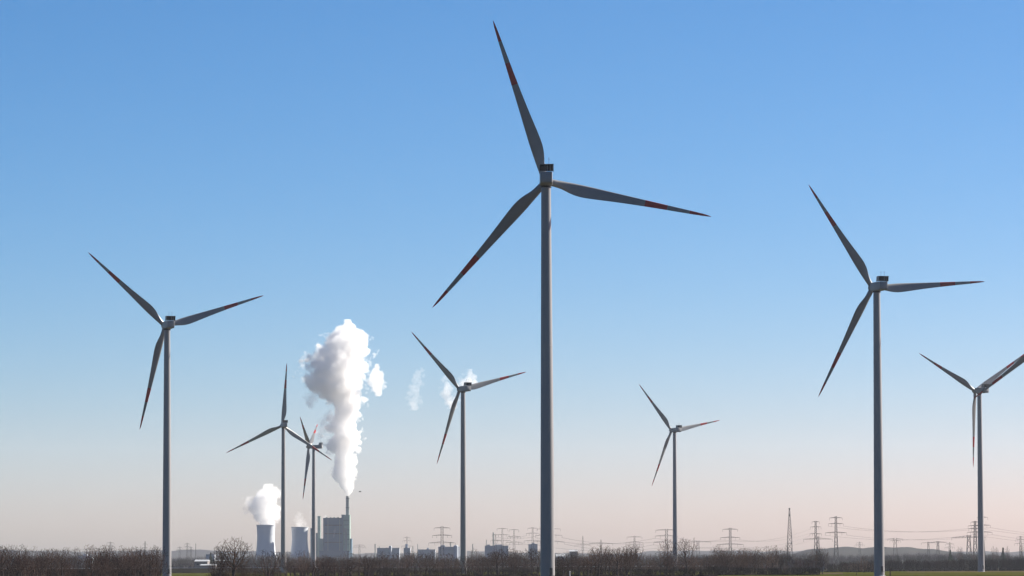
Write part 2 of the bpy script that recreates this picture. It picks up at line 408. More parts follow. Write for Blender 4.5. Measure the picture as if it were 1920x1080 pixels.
# ------------------------------------------------------------------ industrial sheds on the horizon
def shed(px0, px1, top, Y, m, label, roof='flat', extras=(), name='factory_building', depth=40):
    a, b = P(px0, 1050, Y).x, P(px1, 1050, Y).x; H = P((px0 + px1) / 2, top, Y).z; cx = (a + b) / 2; w = b - a
    e = empty(name, (cx, Y, 0)); tag(e, label, 'building')
    wl = MB(); wl.box((-w / 2, 0, 0), (w / 2, depth, H)); wall = wl.build('wall', m, e)
    r = MB()
    if roof == 'flat': r.box((-w / 2 - .4, -.4, H + .02), (w / 2 + .4, depth + .4, H + .9)); rm = m
    else:
        h = roof; r.add([(-w/2-.6, -.6, H+.02), (w/2+.6, -.6, H+.02), (w/2+.6, depth/2, H+h), (-w/2-.6, depth/2, H+h), (w/2+.6, depth+.6, H+.02), (-w/2-.6, depth+.6, H+.02)],
                    [(0,1,2,3), (3,2,4,5), (0,3,5), (1,4,2), (0,5,4,1)]); rm = M['roof']
    r.build('roof', rm, e)
    n = max(2, int(w / 9)); dm = MB(); dm.box((-1.6, -.12, 0), (1.6, 0, 2.2)); dme = dm.mesh('window', M['dark'])
    if H > 8:
        for i in range(n): obj('window', dme, wall, (-w / 2 + w * (i + .5) / n, -.01, H * .62))
    for ex in extras:
        k, px, tp, wd = ex; x = P(px, 1050, Y).x - cx; z = P(px, tp, Y).z; m2 = MB()
        if k == 'stack': m2.lathe([(wd / 2, 0), (wd * .4, z)], 10, c=(x, depth * .4, 0)); m2.build('stack', M['chimney'], e, True)
        elif k == 'dome': m2.lathe([(wd / 2, 0), (wd / 2, z - wd * .3), (wd * .42, z - wd * .12), (wd * .25, z - wd * .03), (.1, z)], 16, c=(x, -wd * .6, 0)); m2.build('silo', M['shed'], e, True)
        elif k == 'box': m2.box((x - wd / 2, depth * .3, H + 1), (x + wd / 2, depth * .6, z)); m2.build('roof_house', m, e)
S1, S2 = M['shed'], M['shed2']
shed(707, 749, 1028, 8600, S1, 'pale grey factory block with a domed silo right of the power station', extras=[('dome', 732, 1023, 6), ('stack', 711, 1024, 2)])
shed(757, 769, 1028, 8400, S1, 'narrow grey works building with a roof tower under a small pylon', extras=[('box', 762, 1020, 5), ('stack', 774, 1024, 2)])
shed(784, 816, 1031, 8500, S1, 'long low grey works building left of the big double-legged pylon', extras=[('stack', 783, 1020, 1.6), ('box', 802, 1027, 4)])
shed(822, 862, 1026, 8000, S1, 'grey factory with a stack at the foot of the big pylon', extras=[('stack', 845, 1016, 2.4), ('box', 830, 1022, 8), ('dome', 855, 1022, 9)])
shed(909, 953, 1024, 7800, S1, 'tall pale grey factory block with thin stacks left of the nearest turbine', extras=[('stack', 912, 1012, 1.6), ('stack', 925, 998, 2.6), ('box', 935, 1021, 14), ('box', 916, 1021, 5)])
shed(991, 1008, 1021, 7900, S1, 'small grey works tower close beside the nearest turbine on its left', extras=[('box', 1000, 1018, 6)])
shed(1068, 1083, 1034, 6500, S2, 'brown shed with a pale roof right of the nearest turbine', roof=2.5, name='shed', depth=25)
shed(1043, 1059, 1043, 6000, S1, 'low shed with a bright roof touching the nearest turbine on the right', roof=3, name='shed', depth=30)
shed(365, 389, 1052.5, 5400, S2, 'low warehouse with a bright roof, farther left of the pair by the bare tree', roof=2.2, name='warehouse', depth=40)
shed(405, 434, 1052.5, 5600, S2, 'low warehouse with a bright roof seen through the big bare tree', roof=2.2, name='warehouse', depth=40)
shed(376, 404, 1060, 4700, S2, 'dark shed with a glinting roof below the warehouses left of the bare tree', roof=1.3, name='shed', depth=24)
shed(145, 172, 1043, 6800, S1, 'blue grey hall showing through the gap in the left trees', name='hall', extras=[('box', 158, 1039, 6)])
shed(386, 402, 1040, 7600, S1, 'grey hall behind the left warehouses', name='hall')
shed(1480, 1545, 1053, 3400, S2, 'long low dark shed at the foot of the blue hill', name='shed', depth=18)
def stack_thing(px, top, Y, d, label):
    e = empty('works_chimney', G(px, Y)); tag(e, label, 'chimney'); z = P(px, top, Y).z
    m = MB(); m.lathe([(d * .5, 0), (d * .4, z - 1), (d * .48, z - .9), (d * .48, z)], 12); m.build('shaft', M['chimney'], e, True)
    m = MB(); m.lathe([(d * .6, -.3), (d * .6, 3), (d * .45, 3.2)], 12); m.build('base', M['shed'], e)
stack_thing(703.5, 1020, 8200, 2.4, 'thin works chimney standing left of the domed silo')
stack_thing(886.5, 1020, 7600, 1.9, 'thin works chimney right of the medium turbine tower')

# ------------------------------------------------------------------ pylons, mast and wires
def lattice(m, w0, w1, z0, z1, n, r):
    """Four legs with cross bracing between two heights."""
    zs = [z0 + (z1 - z0) * i / n for i in range(n + 1)]; W = lambda z: (w0 + (w1 - w0) * (z - z0) / (z1 - z0)) / 2
    c = lambda z: [Vector((sx * W(z), sy * W(z), z)) for sx, sy in ((-1, -1), (1, -1), (1, 1), (-1, 1))]
    a0 = c(z0); a1 = c(z1)
    for p, q in zip(a0, a1): m.tube(p, q, r, r, 4)
    for za, zb in zip(zs, zs[1:]):
        A, B = c(za), c(zb)
        for k in range(4):
            m.tube(A[k], B[(k + 1) % 4], r * .6, r * .6, 3, False); m.tube(A[(k + 1) % 4], B[k], r * .6, r * .6, 3, False)
            m.tube(B[k], B[(k + 1) % 4], r * .6, r * .6, 3, False)
PY = {}
def pylon(key, px, top, Y, arms, label, legw=6, topw=1.6, yaw=0, drop=True, r=.16, group='lattice pylons of the power lines'):
    """arms: (photo y, half width in photo pixels)."""
    r *= 1.3; H = P(px, top, Y).z; b = G(px, Y); e = empty('pylon', b, R(yaw)); tag(e, label, 'pylon', group)
    s = 1 / ppm(Y) / max(.3, math.cos(R(yaw))); zw = P(px, arms[-1][0], Y).z
    m = MB(); lattice(m, legw, legw * .42, 0, zw, 5, r); lattice(m, legw * .42, topw, zw, H, max(1, min(6, round((H - zw) / (legw * .42)))), r * .8); m.build('body', M['steel'], e)
    ends = []
    for i, (y, hw) in enumerate(arms):
        z = P(px, y, Y).z; w = hw * s; m = MB(); k = legw * .2
        rise = max(.8, w * .10)
        for sd in (-1, 1):
            tip = Vector((sd * w, 0, z))
            for sy in (-1, 1):
                m.tube((sd * k * .6, sy * k * .6, z + rise), tip, r * .7, r * .5, 4); m.tube((sd * k * .6, sy * k * .6, z), tip, r * .7, r * .5, 4)
            nb = 5
            for q in range(nb):
                t0, t1 = q / nb, (q + 1) / nb
                m.tube((sd * (k * .6 + (w - k * .6) * t0), 0, z + rise * (1 - t0)), (sd * (k * .6 + (w - k * .6) * t1), 0, z), r * .5, r * .5, 3, False)
            if drop:
                for q in ((1.0,) if i == 0 else (.55, 1.0)):
                    ins = MB(); x = sd * w * q; L = 3.2
                    ins.tube((x, 0, z), (x, 0, z - L), .14, .14, 5); ins.tube((x - .35, 0, z - L), (x + .35, 0, z - L), .1, .1, 4)
                    ins.build('insulator', M['steel'], e)
            if True: ends.append(Matrix.Rotation(R(yaw), 3, 'Z') @ Vector((sd * w, 0, z - (3.2 if drop else 0))) + b)
        m.build('crossarm', M['steel'], e)
    PY[key] = ends
D3 = 'tall three-armed lattice pylon '
pylon('a', 829, 987, 6000, [(990, 15), (1004, 18), (1018, 25)], D3 + 'with wide legs left of the medium turbine tower', 8, 3.2, r=.26)
pylon('b', 763, 1006, 8500, [(1008, 6), (1014, 8), (1024, 10)], 'small pylon above the narrow works building', 5)
pylon('c', 942, 990, 6400, [(991.5, 10), (1003, 13), (1014, 16)], D3 + 'above the tall pale factory block')
pylon('d', 964, 992, 6500, [(993.5, 9), (1006, 12), (1017, 15)], D3 + 'just right of the tall pale factory block')
pylon('d2', 929, 1001, 7600, [(1003, 6), (1013, 9)], 'slim pylon beside the factory stack')
pylon('e', 999, 989, 6300, [(990.5, 9), (1000, 12), (1014, 16)], D3 + 'close left of the nearest turbine tower')
pylon('f', 1029, 990, 6200, [(992, 22), (1004, 25), (1016, 29)], 'pylon mostly hidden behind the nearest turbine tower', 8, 3)
pylon('g', 1093, 1005, 7400, [(1022, 15)], 'pointed pylon with one wide arm right of the nearest turbine', 6, .6)
pylon('h', 1127, 1012, 6800, [(1019, 22)], 'single-armed pylon above the dense trees', 6, .8)
pylon('i', 1190, 1005, 6300, [(1007, 14), (1017, 16), (1022, 17)], D3 + 'behind the leaning bare tree')
pylon('j', 1250, 992, 5900, [(994, 20), (1005, 21), (1017, 24)], D3 + 'left of the smallest turbine tower', 8, 3, r=.22)
pylon('k', 1309, 1014, 6500, [(1016.5, 24)], 'two-legged portal pylon right of the smallest turbine', 7, 4)
pylon('l', 1369.5, 990, 6000, [(992.5, 14), (1008, 18), (1021, 25)], D3 + 'between the smallest turbine and the radio mast', 7, 2.6, r=.26)
pylon('m', 1530, 977, 6300, [(978.5, 7), (988, 10), (1001, 11)], 'narrow three-armed pylon right of the radio mast', 7, 2, r=.26)
pylon('n', 1534, 1006, 5600, [(1011, 27)], 'broad single-armed pylon in front of the narrow one', 6, 3, r=.24)
pylon('o', 1568, 968, 5800, [(971, 12), (982, 14), (999, 20)], 'highest lattice pylon, left of the large right turbine', 7, 2.2, r=.28)
pylon('p', 1612, 1016, 8500, [(1018, 6), (1022, 9)], 'tiny pylon on the crest of the blue hill')
pylon('q', 1679, 1009, 7000, [(1010.5, 14), (1014, 10)], 'flat-topped pylon just right of the large right turbine', 9, 6)
pylon('r', 1741, 1016, 6800, [(1018, 13)], 'left one of the low single-armed pylons on the right', 5, 2)
pylon('s', 1759, 1015, 6600, [(1017, 17)], 'thicker low single-armed pylon on the right, beside the left one', 6, 4, r=.24)
pylon('t', 1781, 1017, 7600, [(1020, 8), (1026, 9)], 'thin two-armed pylon right of the low single-armed ones')
pylon('u', 1829, 977, 6000, [(979, 8), (986, 13), (991, 12), (998, 15)], 'many-armed pylon left of the turbine tower near the right edge', 7, 2.4, r=.3)
pylon('v', 1817, 1004, 5600, [(1008, 32)], 'wide portal pylon at the foot of the many-armed one', 8, 5, r=.26)
pylon('w', 1843, 968, 5900, [(970, 10), (985, 15), (998, 18)], D3 + 'half hidden behind the turbine tower near the right edge', 7, 2.2, r=.28)
pylon('x', 1914, 1005, 6900, [(1007, 7), (1012, 9), (1019, 11)], 'faint pylon at the right edge')
pylon('y', 207, 1016, 8000, [(1018, 7), (1024, 8)], 'small pylon above the trees left of the left turbine')
pylon('z', 272, 1015, 8300, [(1020, 4), (1027, 5)], 'thin pylon close left of the left turbine tower')
pylon('aa', 337, 1025, 8500, [(1027, 5), (1031, 6)], 'lowest of the faint pylons right of the left turbine')
pylon('ab', 351, 1018, 8200, [(1020, 5), (1025, 6), (1031, 8)], 'highest of the faint pylons right of the left turbine')
pylon('ac', 358, 1025, 8600, [(1027, 4), (1031, 5)], 'middle one of the faint pylons right of the left turbine')
pylon('ad', 674, 1021, 8600, [(1022.5, 10), (1026, 12)], 'flat-topped pylon close right of the power station')
def pole_thing(px, top, Y, d, m, label, name='pole', cat='pole'):
    e = empty(name, G(px, Y)); tag(e, label, cat); z = P(px, top, Y).z
    q = MB(); q.tube((0, 0, -.5), (0, 0, z), d / 2, d * .35, 8); q.build('shaft', m, e)
    q = MB(); q.lathe([(d * .5, z), (d * .6, z + d * .3), (.02, z + d * .8)], 8); q.build('cap', m, e)
pole_thing(367, 1020, 8000, 1.3, M['steel'], 'thin pole mast standing right of the faint left pylons')
def radio_mast():
    Y = 5600; e = empty('radio_mast', G(1481, Y)); tag(e, 'tall tapering lattice radio mast rising above the right-hand trees', 'mast')
    H = P(1481, 955, Y).z; m = MB(); lattice(m, 7.2, 5.4, 0, H * .55, 5, .3); lattice(m, 5.4, 1.1, H * .55, H, 9, .26); m.build('lattice', M['steel'], e)
    for yy in (954, 966):
        z = P(1481, yy, Y).z; m = MB(); m.lathe([(.2, z - 1.1), (1.0, z - .8), (1.15, z), (1.0, z + .8), (.2, z + 1.1)], 12); m.build('antenna_drum', M['dark'], e, True)
    z = P(1481, 1019, Y).z; m = MB(); m.box((-3.4, -3.4, z), (3.4, 3.4, z + .5)); m.build('platform', M['steel'], e)
radio_mast()
def wires(k1, k2, idx, label, sag=.025, off=None):
    e = empty('power_line', (0, 0, 0)); tag(e, label, 'power line', 'overhead wires between the pylons')
    A = PY[k1]; B = PY[k2] if k2 else None
    for i in idx:
        p = A[min(i, len(A) - 1)]; q = B[min(i, len(B) - 1)] if B else p + off
        m = MB(); n = 14; L = (q - p).length; last = p
        for j in range(1, n + 1):
            t = j / n; c = p.lerp(q, t); c.z -= 4 * sag * L * t * (1 - t); m.tube(last, c, .13, .13, 3, False); last = c
        m.build('wire', M['wire'], e)
wires('l', 'm', (2, 3, 4, 5), 'thin wires sagging from the pylon left of the radio mast to the narrow pylon')
wires('j', 'l', (2, 3, 4, 5), 'thin wires between the smallest turbine and the next pylon on the right')
wires('o', 'w', (2, 3, 4, 5), 'thin wires sagging across behind the large right turbine tower', .03)
wires('w', None, (2, 3, 4, 5), 'thin wires running out of the picture at the right edge', .02, Vector((170, 60, -14)))
wires('f', 'j', (2, 3, 4, 5), 'thin wires above the dense trees right of the nearest turbine')
wires('c', 'e', (2, 3, 4, 5), 'thin wires between the pylons left of the nearest turbine')
wires('y', None, (2, 3), 'faint wires leaving the picture at the left edge', .015, Vector((-420, -80, -2)))

# ------------------------------------------------------------------ trees
def rvec(r, s): return Vector((r.uniform(-s, s), r.uniform(-s, s), r.uniform(-s, s)))
import numpy as np
def tree_meshes(seed, kind):
    """Bare tree of height 10 grown towards points scattered through its crown: returns trunk and crown meshes and half width."""
    rs = np.random.RandomState(seed); r = random.Random(seed)
    # crown centre height, half height, half width, number of points, trunk height
    cz, rz_, rx, npt, th = dict(round=(6.2, 3.8, 4.4, 1300, 1.8), spread=(6.2, 3.7, 4.3, 620, 2.0), upright=(6.0, 3.9, 2.3, 420, 2.6), shrub=(5.4, 4.5, 3.6, 560, .3), lean=(6.9, 3.0, 2.6, 380, 3.2))[kind]
    pts = []
    lobes = [(rs.uniform(-.45, .45) * rx, rs.uniform(-.45, .45) * rx, cz + rs.uniform(-.35, .35) * rz_, rs.uniform(.5, .75)) for _ in range(5)]
    while len(pts) < npt:
        p = rs.uniform(-1, 1, 3)
        if p @ p > 1 or (p @ p < .2 and rs.rand() < .5): continue
        if rs.rand() < .55:
            l = lobes[rs.randint(5)]; q = (l[0] + p[0] * rx * l[3], l[1] + p[1] * rx * l[3], l[2] + p[2] * rz_ * l[3])
        else: q = (p[0] * rx, p[1] * rx, cz + p[2] * rz_)
        if q[2] < .8: continue
        pts.append((q[0] + (q[2] * .28 if kind == 'lean' else 0), q[1], q[2]))
    A = np.array(pts); step = .26
    nodes = []; par = []
    def chain(p, d, l):
        base = len(nodes); n = max(1, int(l / step))
        for i in range(n + 1):
            nodes.append(np.array(p) + np.array(d) * l * i / n + (rs.uniform(-.03, .03, 3) if i else 0)); par.append(base + i - 1 if i else -1)
    if kind == 'shrub':
        nodes.append(np.array((0, 0, -.3))); par.append(-1)
        for k in range(8):
            t = 2 * math.pi * k / 8 + r.uniform(-.3, .3); base = len(nodes); chain((math.cos(t) * .2, math.sin(t) * .2, -.1), (math.cos(t) * .38, math.sin(t) * .38, .93), 1.1); par[base] = 0
    else: chain((0, 0, -.3), (.42, 0, .9) if kind == 'lean' else (r.uniform(-.06, .06), r.uniform(-.06, .06), 1), th + .3)
    alive = np.ones(len(A), bool)
    for it in range(70):
        N = np.array(nodes); B = A[alive]
        if len(B) == 0: break
        d = np.linalg.norm(B[:, None, :] - N[None], axis=2); near = d.argmin(1); dm = d.min(1)
        idx = np.where(alive)[0]; alive[idx[dm < .42]] = False
        new = {}
        for a_, n_, dd in zip(B, near, dm):
            if dd >= .42: new.setdefault(n_, []).append((a_ - N[n_]) / dd)
        if not new: break
        grown = 0
        for n_, v in new.items():
            g_ = np.sum(v, 0); L_ = np.linalg.norm(g_)
            if L_ < .2: continue
            g_ = g_ / L_ + rs.uniform(-.22, .22, 3) + np.array((0, 0, .06)); g_ /= np.linalg.norm(g_)
            q = N[n_] + g_ * step
            if len(nodes) < 4200: nodes.append(q); par.append(n_); grown += 1
        if not grown: break
    n = len(nodes); ch = [0] * n
    for i in range(n):
        if par[i] >= 0: ch[par[i]] += 1
    w = [0.0] * n; tip = .024
    for i in range(n - 1, -1, -1):
        if ch[i] == 0: w[i] += tip ** 2.1
        if par[i] >= 0: w[par[i]] += w[i]
    rad = [max(tip, x ** (1 / 2.1)) for x in w]; big = max(rad); lim = big * .62
    tr = MB(); cr = MB()
    for i in range(n):
        if par[i] < 0: continue
        p, q = Vector(nodes[par[i]]), Vector(nodes[i])
        m = tr if (rad[i] > lim or (kind == 'shrub' and q.z < 1.0)) else cr
        m.tube(p, q, rad[par[i]] if rad[par[i]] < rad[i] * 1.5 else rad[i] * 1.15, rad[i], 6 if rad[i] > .1 else (4 if rad[i] > .05 else 3), False)
        if rad[i] < .05:
            dr = (q - p).normalized()
            for _ in range(3 if ch[i] == 0 else 1):
                dd = (dr + rvec(r, .75) + Vector((0, 0, .35))).normalized(); cr.needle(q, dd, r.uniform(.3, .75), .022)
    if not tr.v: tr.tube((0, 0, -.3), (0, 0, .5), .1, .1, 6)
    k = 10.0 / max(v[2] for v in cr.v)
    for b in (tr, cr): b.v = [(x * k, y * k, z * k) for x, y, z in b.v]
    ws = sorted(abs(v[0] - (.28 * v[2] if kind == 'lean' else 0)) for v in cr.v); wid = ws[int(len(ws) * .98)]
    return tr.mesh('trunk', M['bark']), cr.mesh('crown', M['twig']), wid
TREES = {}
for kd, cnt in (('round', 1), ('spread', 3), ('upright', 3), ('shrub', 3), ('lean', 1)):
    TREES[kd] = [tree_meshes(17 * i + {'round': 77, 'spread': 1, 'upright': 200, 'shrub': 400, 'lean': 600}[kd], kd) for i in range(cnt)]
trnd = random.Random(11)
def tree(px, top, Y, kind, label, group=None, wpx=None, name=None, flip=1, rz=None, var=None):
    t = TREES[kind][trnd.randrange(len(TREES[kind])) if var is None else var]
    h = P(px, top, Y).z; s = h / 10
    e = empty(name or ('shrub' if kind == 'shrub' else 'bare_tree'), G(px, Y), trnd.uniform(0, 6.28) if rz is None else rz)
    w = s * trnd.uniform(.9, 1.15) if wpx is None else (wpx / 2 / ppm(Y)) / t[2]
    e.scale = (w * flip, w, s)
    tag(e, label, 'shrub' if kind == 'shrub' else 'tree', group)
    obj('trunk' if kind != 'shrub' else 'stems', t[0], e); obj('crown', t[1], e)
# single trees
tree(437, 1003, 1500, 'round', 'big round bare tree left of the cooling towers', wpx=68, var=0, rz=.4)
tree(414, 1023, 1530, 'spread', 'smaller bare tree leaning on the left side of the big round one', wpx=30, var=1, rz=1.0)
tree(504, 1028, 1800, 'shrub', 'broad many-stemmed bare tree in front of the left cooling tower', wpx=58, name='bare_tree', var=0)
tree(152, 1023, 1780, 'lean', 'thin bare tree with a leaning forked trunk in the gap of the left trees', rz=0, flip=-1, wpx=16)
tree(140, 1027, 1820, 'upright', 'slim upright bare tree beside the leaning one on the left', wpx=12)
tree(1172, 1021, 1950, 'lean', 'bare tree with a slanting trunk at the right end of the dense trees', rz=.2, wpx=30)
tree(1251, 1008, 2200, 'spread', 'pale bare tree just left of the smallest turbine tower', wpx=28, var=2)
tree(1287, 1006, 2250, 'spread', 'pale round bare tree just right of the smallest turbine tower', wpx=42, var=1)
tree(1455, 1020, 2400, 'upright', 'left spindly tree beside the radio mast', wpx=11)
tree(1476, 1017, 2400, 'upright', 'spindly tree right at the foot of the radio mast', wpx=10)
tree(652, 1030, 2000, 'spread', 'bare tree in front of the right edge of the boiler house', wpx=34, var=0)
tree(612, 1038, 1950, 'spread', 'bare tree in front of the left part of the boiler house', wpx=34, var=2)
tree(566, 1030, 1950, 'shrub', 'bushy bare tree in front of the right cooling tower', wpx=36, name='bare_tree')
ORD = 'first second third fourth fifth sixth seventh eighth ninth tenth eleventh twelfth thirteenth fourteenth fifteenth sixteenth seventeenth eighteenth nineteenth twentieth twenty-first twenty-second'.split()
def cluster(x0, x1, t0, t1, y0, y1, n, kinds, label, group, w=None, name=None):
    what, where = label.split('|')
    for i in range(n):
        px = x0 + (x1 - x0) * (i + trnd.uniform(.1, .9)) / n
        tree(px, t0 - 5 + (t1 - t0 + 9) * trnd.random(), trnd.uniform(y0, y1), trnd.choice(kinds), what + ', ' + ORD[i] + ' from left ' + where, group, wpx=(trnd.uniform(*w) if w else None), name=name)
SU = ['spread', 'spread', 'upright', 'upright', 'shrub', 'round']
cluster(-15, 128, 1023, 1036, 1650, 1950, 18, SU, 'bare brown tree|in the thicket in the lower left corner', 'trees of the left corner thicket', (24, 42), 'bare_tree')
cluster(165, 298, 1022, 1036, 1650, 1950, 22, SU, 'bare brown tree|in the dense thicket just left of the left turbine', 'trees of the thicket by the left turbine', (24, 40), 'bare_tree')
cluster(-15, 300, 1043, 1056, 1600, 1900, 20, ['shrub'], 'low twiggy shrub|under the left thickets', 'shrubs|under the left thickets', (26, 40))
cluster(395, 480, 1050, 1060, 1500, 1650, 7, ['shrub'], 'low shrub|round the foot of the big round tree', 'shrubs below the big round tree', (20, 30))
cluster(530, 700, 1036, 1048, 1900, 2200, 16, SU, 'bare tree|in the row below the power station', 'trees below the power station', (24, 42), 'bare_tree')
cluster(690, 860, 1034, 1046, 2300, 2900, 20, SU, 'bare tree|in the row between power station and medium turbine', 'trees right of the power station', (24, 38), 'bare_tree')
cluster(872, 1010, 1030, 1044, 2200, 2700, 18, SU, 'bare tree|in the row between the medium and the nearest turbine', 'trees left of the nearest turbine', (24, 42), 'bare_tree')
cluster(1044, 1112, 1032, 1043, 1900, 2200, 10, SU, 'bare tree|in the row just right of the nearest turbine', 'trees right of the nearest turbine', (24, 40), 'bare_tree')
cluster(1112, 1200, 1023, 1034, 1900, 2200, 13, SU, 'bare tree|in the tall dense group right of the nearest turbine', 'trees of the tall dense group', (24, 40), 'bare_tree')
cluster(1205, 1335, 1036, 1052, 2100, 2500, 14, SU, 'low bare tree|round the foot of the smallest turbine', 'low trees by the smallest turbine', (24, 42), 'bare_tree')
cluster(1338, 1448, 1023, 1036, 2200, 2500, 20, SU, 'bare purple-brown tree|in the dense wood left of the radio mast', 'trees of the wood left of the radio mast', (24, 40), 'bare_tree')
cluster(1448, 1545, 1027, 1042, 2300, 2700, 12, SU, 'bare tree|at the thin right end of the dense wood', 'trees at the right end of the wood', (16, 26), 'bare_tree')
cluster(1585, 1645, 1046, 1054, 2900, 3100, 6, ['shrub'], 'dark round shrub|at the field edge left of the large right turbine', 'dark shrubs at the field edge', (20, 30))

def mound(m, x, y, rx, ry, h, r):
    n, k = 9, 4; vs = []; fs = []
    for j in range(k):
        a = math.pi / 2 * j / k
        for i in range(n):
            t = 2 * math.pi * i / n; f = 1 + r.uniform(-.15, .15); vs.append((x + rx * math.cos(a) * math.cos(t) * f, y + ry * math.cos(a) * math.sin(t) * f, h * math.sin(a) * f))
    vs.append((x, y, h * r.uniform(.95, 1.1)))
    for j in range(k - 1):
        for i in range(n): fs.append((j * n + i, j * n + (i + 1) % n, (j + 1) * n + (i + 1) % n, (j + 1) * n + i))
    fs += [((k - 1) * n + i, (k - 1) * n + (i + 1) % n, k * n) for i in range(n)]
    m.add(vs, fs)
def hedge(px0, px1, Y, top0, top1, label, m=None, seed=0, dens=1.0, name='hedge', tw=.07, kind=None, cat='hedge', depth=10, jag=.25):
    r = random.Random(seed); b = MB(); a, c = G(px0, Y).x, G(px1, Y).x; L = c - a; cx = (a + c) / 2
    n = int(L / 3.2) + 2
    for i in range(n):
        t = (i + r.uniform(-.4, .4)) / n; px = px0 + (px1 - px0) * t
        py = top0 + (top1 - top0) * t; y = Y + r.uniform(-depth / 2, depth / 2); z = P(px, py, Y).z
        h = max(.6, z * (1 + jag * (noise.noise(Vector((t * L * .035, seed * 3.1, 0))) + .6 * r.uniform(-.5, .5))))
        x = a + L * t - cx
        mound(b, x, y - Y, r.uniform(2.2, 3.4), r.uniform(2, 3), h * r.uniform(.16, .28), r)
        for k in range(int(95 * dens)):
            d = Vector((r.gauss(0, .42), r.gauss(0, .42), 1)).normalized(); z0 = h * r.uniform(-.05, .72)
            b.needle(Vector((x + r.uniform(-2.4, 2.4), y - Y + r.uniform(-2, 2), z0)), d, (h - z0) * r.uniform(.55, 1.2), tw * r.uniform(.7, 1.6))
    o = b.build(name, m or M['hedge']); o.location = (cx, Y, 0)
    return tag(o, label, cat, kind=kind)
hedge(-20, 302, 1780, 1062, 1064, 'dark hedge along the bottom under the left thickets', seed=1)
hedge(395, 475, 1560, 1070, 1071, 'dark low hedge at the foot of the big round bare tree', seed=2)
hedge(488, 535, 2050, 1068, 1069, 'short dark hedge under the many-stemmed tree', seed=3)
hedge(560, 700, 2150, 1067, 1066, 'dark hedge along the bottom below the boiler house', seed=4)
hedge(690, 1012, 2250, 1065, 1063, 'long dark hedge along the bottom left of the nearest turbine', seed=5)
hedge(1040, 1345, 2050, 1062, 1062, 'long dark hedge along the bottom right of the nearest turbine', seed=6)
hedge(1336, 1545, 2210, 1060, 1063, 'dense dark hedge in front of the wood left of the radio mast', seed=7, tw=.09)
hedge(1555, 1650, 3100, 1055, 1054, 'dark hedge left of the large right turbine at the field edge', seed=8, tw=.1)
hedge(1640, 1960, 3550, 1049, 1045, 'thick dark hedge across the field right of the large right turbine', seed=9, tw=.1, jag=.15, depth=16, dens=1.4)
# far woods: nobody could count these trees
def far_wood(px0, px1, Y, top0, top1, label, seed, depth=200, m=None, tw=.16, rows=3, jag=.3):
    r = random.Random(seed); b = MB(); a, c = G(px0, Y).x, G(px1, Y).x; L = c - a; cx = (a + c) / 2
    for row in range(rows):
        n = int(L / 6.5) + 2
        for i in range(n):
            t = (i + r.uniform(-.5, .5)) / n; y = depth * (row + r.random()) / rows; px = px0 + (px1 - px0) * t
            z = P(px, top0 + (top1 - top0) * t, Y).z; h = z * (1 + jag * (noise.noise(Vector((t * L * .012, seed, row))) + .5 * r.uniform(-.6, .6)))
            x = a + L * t - cx; mound(b, x, y, r.uniform(3, 5), r.uniform(3, 5), h * r.uniform(.40, .6), r)
            for k in range(34):
                d = Vector((r.gauss(0, .34), r.gauss(0, .34), 1)).normalized(); z0 = h * r.uniform(.15, .75)
                b.needle(Vector((x + r.uniform(-3, 3), y + r.uniform(-3, 3), z0)), d, (h - z0) * r.uniform(.8, 1.3), tw)
    o = b.build('far_wood', m or M['wood']); o.location = (cx, Y, 0)
    return tag(o, label, 'wood', kind='stuff')
far_wood(-40, 420, 5900, 1045, 1047, 'hazy grey wood behind the left thickets', 21)
far_wood(400, 720, 5200, 1048, 1046, 'hazy brown wood below the power station', 22)
far_wood(690, 1330, 5400, 1046, 1045, 'hazy brown wood in front of the works on the horizon', 23)
far_wood(1300, 1560, 5200, 1042, 1046, 'hazy wood behind the radio mast trees', 24)
far_wood(1540, 1660, 6500, 1046, 1043, 'hazy blue wood at the foot of the blue hill', 25)
far_wood(1640, 1960, 5200, 1040, 1040, 'hazy blue wood behind the thick right hedge', 26, jag=.2)
far_wood(-60, 900, 9200, 1043, 1043, 'pale distant wood along the left horizon', 27, rows=2, tw=.3)
far_wood(880, 2000, 9000, 1041, 1038, 'pale distant wood along the right horizon', 28, rows=2, tw=.3)
# single trees standing out of the far woods
for i, (px, tp) in enumerate(((1798, 1023), (1803, 1024), (1862, 1022), (1869, 1025), (1889, 1022), (1917, 1018), (1825, 1028))):
    tree(px, tp, 5150, 'upright', 'slim distant poplar near the right edge, ' + ORD[(0, 1, 3, 4, 5, 6, 2)[i]] + ' from left', 'poplars near the right edge', wpx=9, name='poplar_tree')
def conifer(px, top, Y, label):
    e = empty('conifer_tree', G(px, Y)); tag(e, label, 'tree', 'dark evergreens in the far woods'); h = P(px, top, Y).z; r = random.Random(px)
    t = MB(); t.tube((0, 0, -.3), (0, 0, h * .9), h * .03, h * .01, 6); t.build('trunk', M['bark'], e); c = MB()
    for k in range(420):
        z = h * (.12 + .86 * r.random()); w = h * .30 * (1 - z / h) + .2; a = r.uniform(0, 6.28); d = Vector((math.cos(a), math.sin(a), -.25)).normalized()
        c.needle(Vector((0, 0, z)), d, w * r.uniform(.7, 1.15), h * .05)
    c.build('crown', M['ever'], e)
conifer(1782, 1031, 5100, 'dark pointed evergreen in the right wood left of the turbine tower')
conifer(1881, 1027, 5100, 'dark pointed evergreen in the wood near the right edge')
conifer(395, 1036, 5600, 'dark round evergreen behind the big round bare tree')

